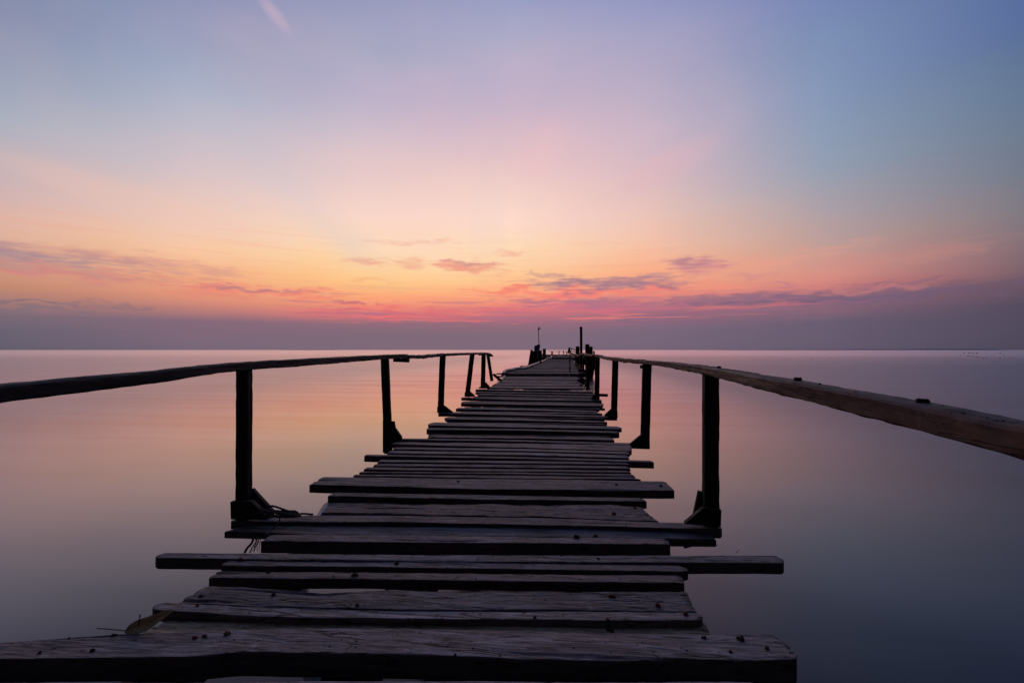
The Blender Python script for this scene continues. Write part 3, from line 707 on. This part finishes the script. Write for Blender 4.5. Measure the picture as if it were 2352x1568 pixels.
V, Fc = box(xa - .45, xb - .5, 45.56, 45.66, -.02, zs - .23); mesh('riser', V, Fc, M['darkx'], stage)
for px in (1256, 1275, 1300, 1322, 1340):
    V, Fc = tube([aty(px, 816, 53) + Vector((0, 0, -k * .4)) for k in range(7)], .11, 10)
    mesh('pile', V, Fc, M['dark'], stage, smooth=True)
V, Fc = sweep([aty(1259, 806.8, 54), aty(1275, 807.1, 54), aty(1305, 807.2, 54)], .03, .025, step=.2, rough=.01); mesh('handrail', V, Fc, M['dark'], stage)
for px, yt, w in ((1268, 807.5, .10), (1284, 805.4, .05), (1294.5, 804.6, .05), (1301, 807, .04)):
    V, Fc = sweep([aty(px, 814.6, 54), aty(px, yt, 54)], w, .05, up=Vector((0, -1, 0)), step=.2, rough=.004); mesh('rail_post', V, Fc, M['dark'], stage)

# left-hand fender of upright boards with the signal pole
fen = empty('timber_fender', aty(1230, 837, 38), 'black wall of upright fender timbers rising left of the jetty head under the thin pole', 'fender')
ext_ = 858
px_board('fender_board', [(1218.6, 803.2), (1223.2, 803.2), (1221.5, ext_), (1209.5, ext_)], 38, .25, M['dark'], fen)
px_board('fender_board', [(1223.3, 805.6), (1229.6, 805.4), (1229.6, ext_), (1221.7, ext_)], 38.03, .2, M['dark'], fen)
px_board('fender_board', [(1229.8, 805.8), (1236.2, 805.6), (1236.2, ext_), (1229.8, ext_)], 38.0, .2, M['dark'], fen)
px_board('fender_board', [(1236.4, 804.6), (1244.6, 803.6), (1245.2, 848), (1236.4, 852)], 38.05, .22, M['dark'], fen)
px_board('cross_rail', [(1217.5, 812), (1246, 812.5), (1246, 815), (1217, 814.6)], 38.35, .12, M['darkx'], fen)
def round_pile(px, wpx, ytop, Y, name, label, cat='mooring pile', group='mooring piles at the jetty head', ybot=None, lean=0.0, sq=False, zb=None):
    r_ = wpx / 2 / FPX * Y; T = aty(px, ytop, Y); zb = WATER_Z - 1.0 if zb is None else zb
    n_ = 14; P = [Vector((T.x + lean * k / n_ + .015 * nz(k * .8, px), T.y, T.z + (zb - T.z) * k / n_)) for k in range(n_ + 1)]
    rr = [r_ * (1 + .05 * nz(k * 1.3, px + 4)) for k in range(n_ + 1)]; rr[0] *= .9
    if sq: V, Fc = sweep(P[::-1], r_, r_ * .8, up=Vector((0, -1, 0)), step=.2, rough=.01, seed=px)
    else: V, Fc = tube(P, rr, 14)
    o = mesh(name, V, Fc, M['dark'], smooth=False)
    return tag(o, label, cat, group)
round_pile(1250.2, 7.6, 800.5, 45, 'mooring_pile', 'short rounded dark pile standing just right of the black fender wall')
round_pile(1326.7, 9.2, 795.2, 40, 'mooring_pile', 'stout dark mooring pile immediately left of the tall thin post')
round_pile(1349, 10.2, 790.2, 40.4, 'mooring_pile', 'tallest of the stout dark mooring piles, right of the tall thin post')
round_pile(1357.2, 8.4, 795.6, 39.9, 'mooring_pile', 'stout dark mooring pile furthest right beside the handrail end')
round_pile(1364, 4, 806, 40.6, 'mooring_pile', 'thin leaning dark pile at the outer edge of the mooring pile cluster', lean=.25)
o = round_pile(1334.6, 5.6, 750.5, 39.6, 'tall_post', 'tall thin squared dark post standing highest among the mooring piles', 'post', None, sq=True)
px_board('cap', [(1331.6, 750.6), (1333.4, 749.4), (1337.6, 751.2), (1337.5, 754.2), (1331.8, 754.2)], 39.35, .5, M['dark'], o)
fr = empty('mooring_fender', aty(1345, 860, 40.9), 'dark timber cross boards bolted between the mooring piles on the right', 'fender')
px_board('cross_board', [(1320, 822.5), (1366, 823), (1366.5, 838.5), (1320, 838)], 40.75, .12, M['darkx'], fr)
px_board('cross_board', [(1320, 848.5), (1364, 849), (1362, 867), (1320, 866)], 40.75, .12, M['darkx'], fr)
px_board('fender_board', [(1344.5, 814), (1365, 815), (1366.5, 840), (1362, 869), (1346, 871)], 40.95, .15, M['dark'], fr)
px_board('fender_board', [(1320.5, 816), (1331.2, 816), (1331.2, 870), (1320.5, 868)], 40.95, .15, M['dark'], fr)

# blue boards and pole lashed to the fender
bb = empty('blue_board_pair', aty(1232, 826, 37.7), 'two weathered blue boards fixed upright above the black fender wall', 'board')
px_board('board', [(1227.6, 793.3), (1233.6, 793.0), (1233.2, 807), (1226.6, 807)], 37.7, .06, M['bluepaint'], bb)
px_board('board', [(1233.2, 790.6), (1236, 791.0), (1241, 790.9), (1238.7, 806.5), (1235.6, 823), (1231.8, 823), (1233.4, 806)], 37.6, .06, M['bluepaint'], bb)
po = empty('signal_pole', aty(1237.7, 792, 37.9), 'thin upright pole with a small rag at its tip above the blue boards', 'pole')
V, Fc = tube([aty(1238.4, 806, 37.9), aty(1237.5, 780, 37.9), aty(1236.3, 751, 37.9)], [.034, .03, .026], 8); mesh('pole', V, Fc, M['rust'], po)
px_board('rag', [(1236.4, 753.0), (1239.2, 753.6), (1241.4, 752.0), (1240.6, 755.4), (1238.6, 757.2), (1236.5, 755.8)], 37.88, .03, M['dark'], po)
V, Fc = tube([aty(1234.6, 751.4, 37.9), aty(1239.6, 751.0, 37.9)], .012, 6); mesh('crosspiece', V, Fc, M['rust'], po)

# broken A-frame at the right of the stage
af = empty('broken_trestle', aty(1309, 811, 46), 'small broken wooden A frame with sloping bars at the end of the bare handrail', 'frame')
for a_, b_, w in (((1307.2, 797.8), (1304.2, 812), .06), ((1307.6, 797.8), (1311.4, 812), .06), ((1307.4, 798.4), (1323, 804.2), .035), ((1309.5, 806.0), (1323, 808.6), .035), ((1313.5, 801.2), (1313, 806.6), .03), ((1318.5, 802.8), (1317.6, 808), .03)):
    V, Fc = sweep([aty(*a_, 46), aty(*b_, 46)], w, w, up=Vector((0, -1, 0)), step=.2, rough=.004); mesh('bar', V, Fc, M['dark'], af)
px_board('panel', [(1307, 799.5), (1305.3, 809.5), (1310.2, 809.5)], 46.02, .04, M['dark'], af)

# the grey water pipe: under the deck edge, then up and along the planks to the stage
ZP = .16
pp = [at(690, 1186, -.10)]
x0 = pp[0].x; y0 = pp[0].y
pp += [Vector((x0, y0 - 1.2 + 0 * k, -.11)) for k in range(1)][::-1]
x0 += .135
pp = [Vector((x0 + .75, 1.6, -.34)), Vector((x0 + .30, y0 - .75, -.26)), Vector((x0 + .05, y0 - .3, -.17)), Vector((x0, y0, -.12)), Vector((x0, y0 + .6, -.11)), Vector((x0 - .0, 6, -.12)), Vector((x0 - .12, 11, -.12)), Vector((-1.95, 15.0, -.05)),
      at(1157.5, 866, .0), at(1156.5, 858, .12), at(1158.5, 853, .17)]
pp += [at(x_, y_, ZP) for x_, y_ in ((1166, 849.6), (1184, 846.6), (1201, 845.2), (1212, 842.3), (1222, 838.6), (1231, 835.2), (1239, 831.8), (1250, 828.2), (1256, 824.0), (1264, 823.2))]
pp += [aty(1266.5, 820.0, 46.5), aty(1267.5, 817.2, 50.5)]
pp = smooth_path(pp, 7)
pp = [p + Vector((.03 * nz(i * .21, 5), 0, .02 * nz(i * .23, 9))) for i, p in enumerate(pp)]
V, Fc = tube(pp, .058, 14)
pipe = mesh('water_pipe', V, Fc, M['pipe'], smooth=True)
tag(pipe, 'pale grey plastic pipe bending up over the left deck edge and snaking along the planks', 'pipe')
V, Fc = tube([aty(1240.5, 828.6, 30.9), aty(1242.6, 834.5, 30.9)], .05, 8); c_ = mesh('pipe_tie', V, Fc, M['rubber'], pipe)
V, Fc = tube(smooth_path([at(1307.4, 866, 0) + Vector((0, 0, .02)), aty(1307.2, 860, at(1307, 866, 0).y), aty(1306.6, 857.8, at(1307, 866, 0).y), aty(1303.8, 857.8, at(1307, 866, 0).y)], 5), .014, 8)
tag(mesh('pipe_elbow', V, Fc, M['pipe'], smooth=True), 'small pale bent pipe end beside the thin dark post on the deck', 'pipe')

# net bundle hanging off the deck edge
nb_ = Buf(); r_ = random.Random(5)
c0 = aty(1336, 874, 15.2)
for k in range(16):
    a0 = c0 + Vector((r_.uniform(-.12, .10), r_.uniform(-.25, .25), r_.uniform(-.02, .10)))
    P = [a0]
    for q in range(7): P.append(P[-1] + Vector((r_.uniform(-.06, .05), r_.uniform(-.08, .08), -r_.uniform(.0, .06))))
    nb_.add(*tube(smooth_path(P, 3), .022, 6))
tag(mesh('fishing_net', nb_.V, nb_.F, M['rubber'], smooth=True), 'dark tangled net bundle slumped on the right deck edge near the thin post', 'net')

# odd sticks poking out of the deck
def stick(a_, b_, z, r1, name, label, cat, mat='dark'):
    V, Fc = sweep([at(*a_, z), at(*b_, z)], r1, r1 * .7, step=.06, rough=.005, seed=a_[0])
    return tag(mesh(name, V, Fc, M[mat]), label, cat)
stick((1345, 905.5), (1395.5, 907.5), -.07, .045, 'timber_offcut', 'dark squared timber end jutting out right below the fourth railing post', 'timber')
stick((1360, 939), (1389, 940.5), -.04, .022, 'stick', 'thin dark stick jutting out over the water left of the third right post', 'stick')
V, Fc = prism([at(1568, 1249, -.05), at(1600, 1246, -.05), at(1650, 1250, -.05), at(1630, 1252, -.05), at(1592, 1253.5, -.06), at(1575, 1258, -.1)], (0, .02, -.012))
tag(mesh('wood_splinter', V, Fc, M['dark']), 'dark torn splinter hanging under the blue plank by the nearest right post', 'splinter')

# ------------------------------------------------------------------ rope
def rope_path(pts, r, name=None, parent=None, frays=0):
    b = Buf(); P = smooth_path(pts, 10)
    for s_ in range(3):
        Q = []
        for i, p in enumerate(P):
            t_ = (P[min(i + 1, len(P) - 1)] - P[max(i - 1, 0)]).normalized()
            a = t_.cross(Vector((.3, .2, 1))).normalized(); c = t_.cross(a); th = i * .9 + s_ * 2.094
            Q.append(p + (a * math.cos(th) + c * math.sin(th)) * r * .55)
        b.add(*tube(Q, r * .6, 6))
    return mesh(name, b.V, b.F, M['rope'], parent, smooth=True)
kn = at(640, 1188, .03)
rope = empty('frayed_rope', kn, 'frayed grey rope knotted at the foot of the nearest left railing post, one end trailing', 'rope')
r_ = random.Random(3)
P = [kn + Vector((-.14, .0, .015))]
for k in range(26):
    th = k * 1.25
    P.append(kn + Vector((.075 * math.cos(th) * (1 + .5 * r_.random()) + .018 * (k % 4) - .02, .035 * math.sin(th), .012 + .05 * abs(math.sin(th * .5)) * r_.random())))
P += [kn + Vector((.13, .02, .02)), kn + Vector((.19, .035, .012))]
rope_path(P, .0055, 'knot', rope)
P = [at(636, 1183, .03), at(642, 1190, .03), at(641, 1199, .015), at(634, 1206, 0.012), at(624, 1216, -.005), at(614, 1225, .02), at(604, 1236, .0)]
rope_path(P, .0038, 'strand', rope)
bx = at(590, 1236, -.02)
for (xe, ye), x0_ in (((562, 1268), 583), ((574, 1268), 590), ((583, 1266), 594)):
    A, Bq = aty(x0_, 1232, bx.y), aty(xe, ye, bx.y - .02)
    rope_path([A, A.lerp(Bq, .35) + Vector((.006, 0, -.004)), A.lerp(Bq, .7), Bq], .006 if xe < 570 else .003, 'tail', rope)
fb = Buf()
for k in range(9):
    A = aty(586 + k * 1.6, 1234, bx.y); Bq = A + Vector((r_.uniform(-.05, .01), r_.uniform(-.01, .01), -r_.uniform(.03, .09)))
    fb.add(*tube([A, A.lerp(Bq, .5) + Vector((.004, 0, 0)), Bq], .0009, 4))
mesh('fray', fb.V, fb.F, M['rope'], rope)

# ------------------------------------------------------------------ leaf
lf = empty('fallen_leaf', at(330, 1448, .0), 'large dry curled leaf with a long stalk lying behind the nearest plank', 'leaf')
yl = at(335, 1452, .015).y
A, Bq = aty(286, 1450, yl - .005), aty(398, 1402, yl + .03)
V, Fc = [], []
n_ = 22
ax_ = Bq - A
for i in range(n_):
    f = i / (n_ - 1); w = .030 * math.sin(math.pi * min(1, f ** .75)) ** .75 + .0006
    mid = A + ax_ * f + Vector((0, 0, .003 * math.sin(f * 9)))
    up_ = Vector((-.10, -.35, .75)).normalized(); dn = Vector((.35, -.85, -.50)).normalized()
    for k in (-3, -2, -1, 0, 1, 2, 3):
        d_ = up_ if k > 0 else dn
        V.append(mid + d_ * (w * abs(k) / 3 * (.75 if k > 0 else 1.15)) + Vector((0, 0, .0025 * nz(f * 8, k))) + (Vector((0, .006, 0)) if abs(k) == 3 else Vector()))
for i in range(n_ - 1):
    for k in range(6):
        a = i * 7 + k; Fc.append((a, a + 1, a + 8, a + 7))
m2 = len(V)
V += [v + Vector((0, .0012, -.0008)) for v in V]
Fc += [tuple(reversed([q + m2 for q in f])) for f in Fc]
mesh('blade', V, Fc, M['leaf'], lf, smooth=True)
V, Fc = tube(smooth_path([A + ax_ * .04, aty(262, 1445, yl), aty(223, 1442, yl)], 5), .0016, 6); mesh('stalk', V, Fc, M['stalk'], lf)
V, Fc = tube([aty(318, 1437, yl - .01), aty(320, 1424, yl), aty(322, 1411, yl)], [.0022, .002, .003], 6)
tag(mesh('twig', V, Fc, M['stalk']), 'short reddish twig standing up beside the fallen leaf', 'twig')
V, Fc = tube([at(1690, 1270, .015), aty(1697, 1262, at(1690, 1270, .015).y)], .0012, 5)
tag(mesh('grass_blade', V, Fc, M['stalk']), 'tiny blade standing on the right end of the long protruding plank', 'grass blade')

# ------------------------------------------------------------------ dried mud casts and crumbs
def clump(c, r, seed, name, mat, label, cat='mud clump', group='dried mud clumps'):
    import bmesh
    bm = bmesh.new(); rr = random.Random(seed)
    for k in range(rr.randint(5, 9)):
        o_ = Vector((rr.uniform(-1, 1) * r * .62, rr.uniform(-1, 1) * r * .4, rr.uniform(.0, .45) * r * .7))
        q = r * rr.uniform(.34, .66)
        res = bmesh.ops.create_icosphere(bm, subdivisions=2, radius=q)
        for v in res['verts']: v.co = v.co * (1 + .7 * noise.noise(v.co * (3.5 / r) + Vector((seed, k, 0)))) + o_
    me = bpy.data.meshes.new(name); bm.to_mesh(me); bm.free(); me.materials.append(M[mat])
    o = bpy.data.objects.new(name, me); COL.objects.link(o); o.location = c + Vector((0, 0, r * .12))
    return tag(o, label, cat, group)
CL = [
 (627, 1366, 9, 'mud', 'dark round mud clump on the left of the wide cracked plank'),
 (461, 1369, 7, 'mudred', 'reddish mud smear at the left tip of the wide cracked plank'),
 (454, 1390, 9, 'mudred', 'flat reddish mud clump on the plank just behind the fallen leaf'),
 (822, 1391, 8, 'mudlight', 'pale flat mud patch left of centre on the plank below the wide cracked plank'),
 (262, 1461, 11, 'mud', 'dark mud clump on the nearest plank right in front of the fallen leaf'),
 (158, 1466, 5, 'mud', 'small dark mud clump near the left photo edge at the back of the nearest plank'),
 (448, 1465, 9, 'mudred', 'lower of the two reddish mud clumps on the nearest plank right of the leaf'),
 (470, 1461, 8, 'mudred', 'upper reddish mud clump on the nearest plank right of the leaf'),
 (523, 1456, 10, 'mudlight', 'pale long mud clump on the nearest plank furthest right of the leaf group'),
 (214, 1494, 10, 'mud', 'flat dark mud clump at the front left edge of the nearest plank'),
 (90, 1499, 7, 'mud', 'flat dark mud clump nearest to the left photo edge on the nearest plank'),
 (616, 1314, 7, 'mud', 'dark mud clump left on the plank behind the wide cracked plank'),
 (816, 1321, 10, 'mudlight', 'pale crusty mud clump on the plank behind the wide cracked plank'),
 (766, 1324, 4, 'mud', 'tiny dark mud crumb left of the pale crusty clump'),
 (553, 1285, 8, 'mudred', 'reddish mud clump where the long protruding plank meets its neighbour'),
 (912, 1295, 8, 'mud', 'dark square mud lump on the middle of the plank before the long protruding plank'),
 (1325, 1234, 10, 'mud', 'dark dome of mud on the thick plank before the blue plank'),
 (1368, 1231, 8, 'mudlight', 'pale ring of mud right of the dark dome on the thick plank'),
 (1405, 1371, 13, 'mudred', 'largest reddish mud clump on the right of the wide cracked plank'),
 (1512, 1391, 11, 'mudred', 'reddish mud clump at the lower right of the wide cracked plank'),
 (1228, 1418, 7, 'mudred', 'small reddish mud clump at the front edge of the plank above the mossy one'),
 (1576, 1411, 11, 'mudred', 'reddish mud clump near the right end of the plank above the mossy one'),
 (1395, 1433, 10, 'mudred', 'upper reddish mud clump on the right half of the sunken mossy plank'),
 (1400, 1447, 13, 'mud', 'lower dark mud clump on the right half of the sunken mossy plank'),
 (960, 1432, 11, 'mud', 'dark mud clump on the middle of the sunken mossy plank'),
 (1616, 1464, 9, 'mud', 'dark mud clump at the back edge of the nearest plank, left of its right end'),
 (1701, 1469, 13, 'mud', 'big dark mud clump on the right end of the nearest plank'),
 (1762, 1490, 9, 'mud', 'dark mud clump at the far right tip of the nearest plank'),
 (1678, 1497, 7, 'mud', 'small mud clump between the two dark clumps on the right of the nearest plank'),
 (1046, 1503, 4, 'mud', 'tiny dark crumb at the front middle of the nearest plank'),
 (1374, 1283, 6, 'mud', 'small dark crumb on the right of the long protruding plank'),
 (1416, 1113, 5, 'mud', 'dark crumb on the right of the big pale plank beyond the nearest posts'),
 (1518, 1116, 5, 'mud', 'dark crumb at the right end of the big pale plank beyond the nearest posts'),
 (1053, 1106, 5, 'mud', 'dark crumb on the middle of the big pale plank beyond the nearest posts'),
 (1459, 1167, 6, 'lichen', 'yellow lichen spot at the right end of the rough eroded plank'),
 (1411, 1180, 8, 'mudred', 'reddish mud patch on the right of the rough eroded plank'),
]
for i, (px, py, w, mt, lb) in enumerate(CL):
    z_ = -.02 if 1424 < py < 1440 or (py == 1447) else .0
    if py > 1455 and py != 1447: z_ = .02
    c = on_deck(px, py) or at(px, py, z_ + .004); D = (c - cam.location).dot(_F)
    clump(c, w / FPX * D * .62, i + 1, 'mud_clump', mt, lb, 'lichen spot' if mt == 'lichen' else 'mud clump')
XR2 = XR + .0
for i, (px, py, w, lb) in enumerate(((1651, 842, 7, 'round dark mud clump on the right handrail above the nearest right post'), (1832, 880, 13, 'wide dark mud clump on the right handrail between the nearest post and the photo edge'),
        (1883, 883, 5, 'small dark mud clump on the right handrail beside the wide one'), (2122, 918, 17, 'biggest bristly mud clump on the right handrail near the photo edge'))):
    c = atx(px, py, XR2 + .02); D = (c - cam.location).dot(_F)
    c = on_rail(c) or c
    clump(c, w / FPX * D * .66, 60 + i, 'mud_clump', 'rubber', lb)
cb = Buf(); r_ = random.Random(9)
import bmesh
for k in range(224):
    if k < 210:
        py = 1100 + 440 * r_.random() ** .8; f_ = (py - 803)
        px = 1283 + f_ * r_.uniform(-1.35, .48); c = on_deck(px, py); r0 = r_.uniform(.0012, .0042)
        if c is None: continue
    else:
        px = r_.uniform(1700, 2350); c = atx(px, interp([(1700, 846), (1824, 874), (2086, 914), (2352, 962)], px) + r_.uniform(6, 14), XR + r_.uniform(-.03, .03)); r0 = r_.uniform(.001, .003)
        c = on_rail(c)
        if c is None: continue
    vs = [c + Vector((r_.uniform(.6, 1.6) * r0 * math.cos(q * 1.047), r_.uniform(.6, 1.2) * r0 * math.sin(q * 1.047), 0)) for q in range(6)] + [c + Vector((0, 0, r0 * .9)), c + Vector((0, 0, -r0 * 2.5))]
    cb.add(vs, [(q, (q + 1) % 6, 6) for q in range(6)] + [((q + 1) % 6, q, 7) for q in range(6)])
tag(mesh('mud_crumbs', cb.V, cb.F, M['mud']), kind='stuff')

# ------------------------------------------------------------------ floats far out on the right
FL = [(2214, 810.6, 3.4, 'dark float standing off the left end of the black float raft', 1), (2225.5, 811.3, 5.0, 'left end float of the black raft near the horizon', 1), (2234, 811.8, 8, 'long middle float of the black raft near the horizon', .8), (2243.5, 811.4, 5, 'right end float of the black raft near the horizon', 1),
      (2297.6, 811, 5, 'upper dark float at the far right of the pen', .8), (2305.4, 815.3, 3.6, 'middle dark float at the far right of the pen', .8), (2297.6, 823.6, 3.6, 'lone lower dark float below the far right of the pen', .8),
      (1864, 823.2, 4, 'left of two lone tiny floats above the right handrail', .6), (1907, 823.0, 4, 'right of two lone tiny floats above the right handrail', .6)]
row = [(2207.7, 815.1), (2221.5, 817.2), (2226, 818), (2231.6, 818.4), (2237, 819), (2242.5, 819.4), (2248, 819.9), (2253, 821.2), (2259, 821.6), (2265, 822.1)]
FL += [(a, b_, 2.6, 'one of a slanting row of small floats below the black raft', .9) for a, b_ in row]
for i, (px, py, w, lb, hgt) in enumerate(FL):
    c = at(px, py, WATER_Z); k = (c - cam.location).dot(_F) / FPX
    r0 = w * k / 2; hz_ = min(r0, 1.1 * k) * hgt
    V, Fc = [], []
    n1, n2 = 10, 6
    for a in range(n2 + 1):
        ph = -math.pi / 2 + math.pi * a / n2
        for q in range(n1):
            th = 2 * math.pi * q / n1
            V.append(c + Vector((r0 * math.cos(ph) * math.cos(th), r0 * .6 * math.cos(ph) * math.sin(th), hz_ * math.sin(ph) + hz_ * .25)))
    for a in range(n2):
        for q in range(n1): Fc.append((a * n1 + q, a * n1 + (q + 1) % n1, (a + 1) * n1 + (q + 1) % n1, (a + 1) * n1 + q))
    tag(mesh('fishing_float', V, Fc, M['buoy'], smooth=True), lb, 'float', 'slanting row of small floats' if i >= 9 else 'floats out on the water')
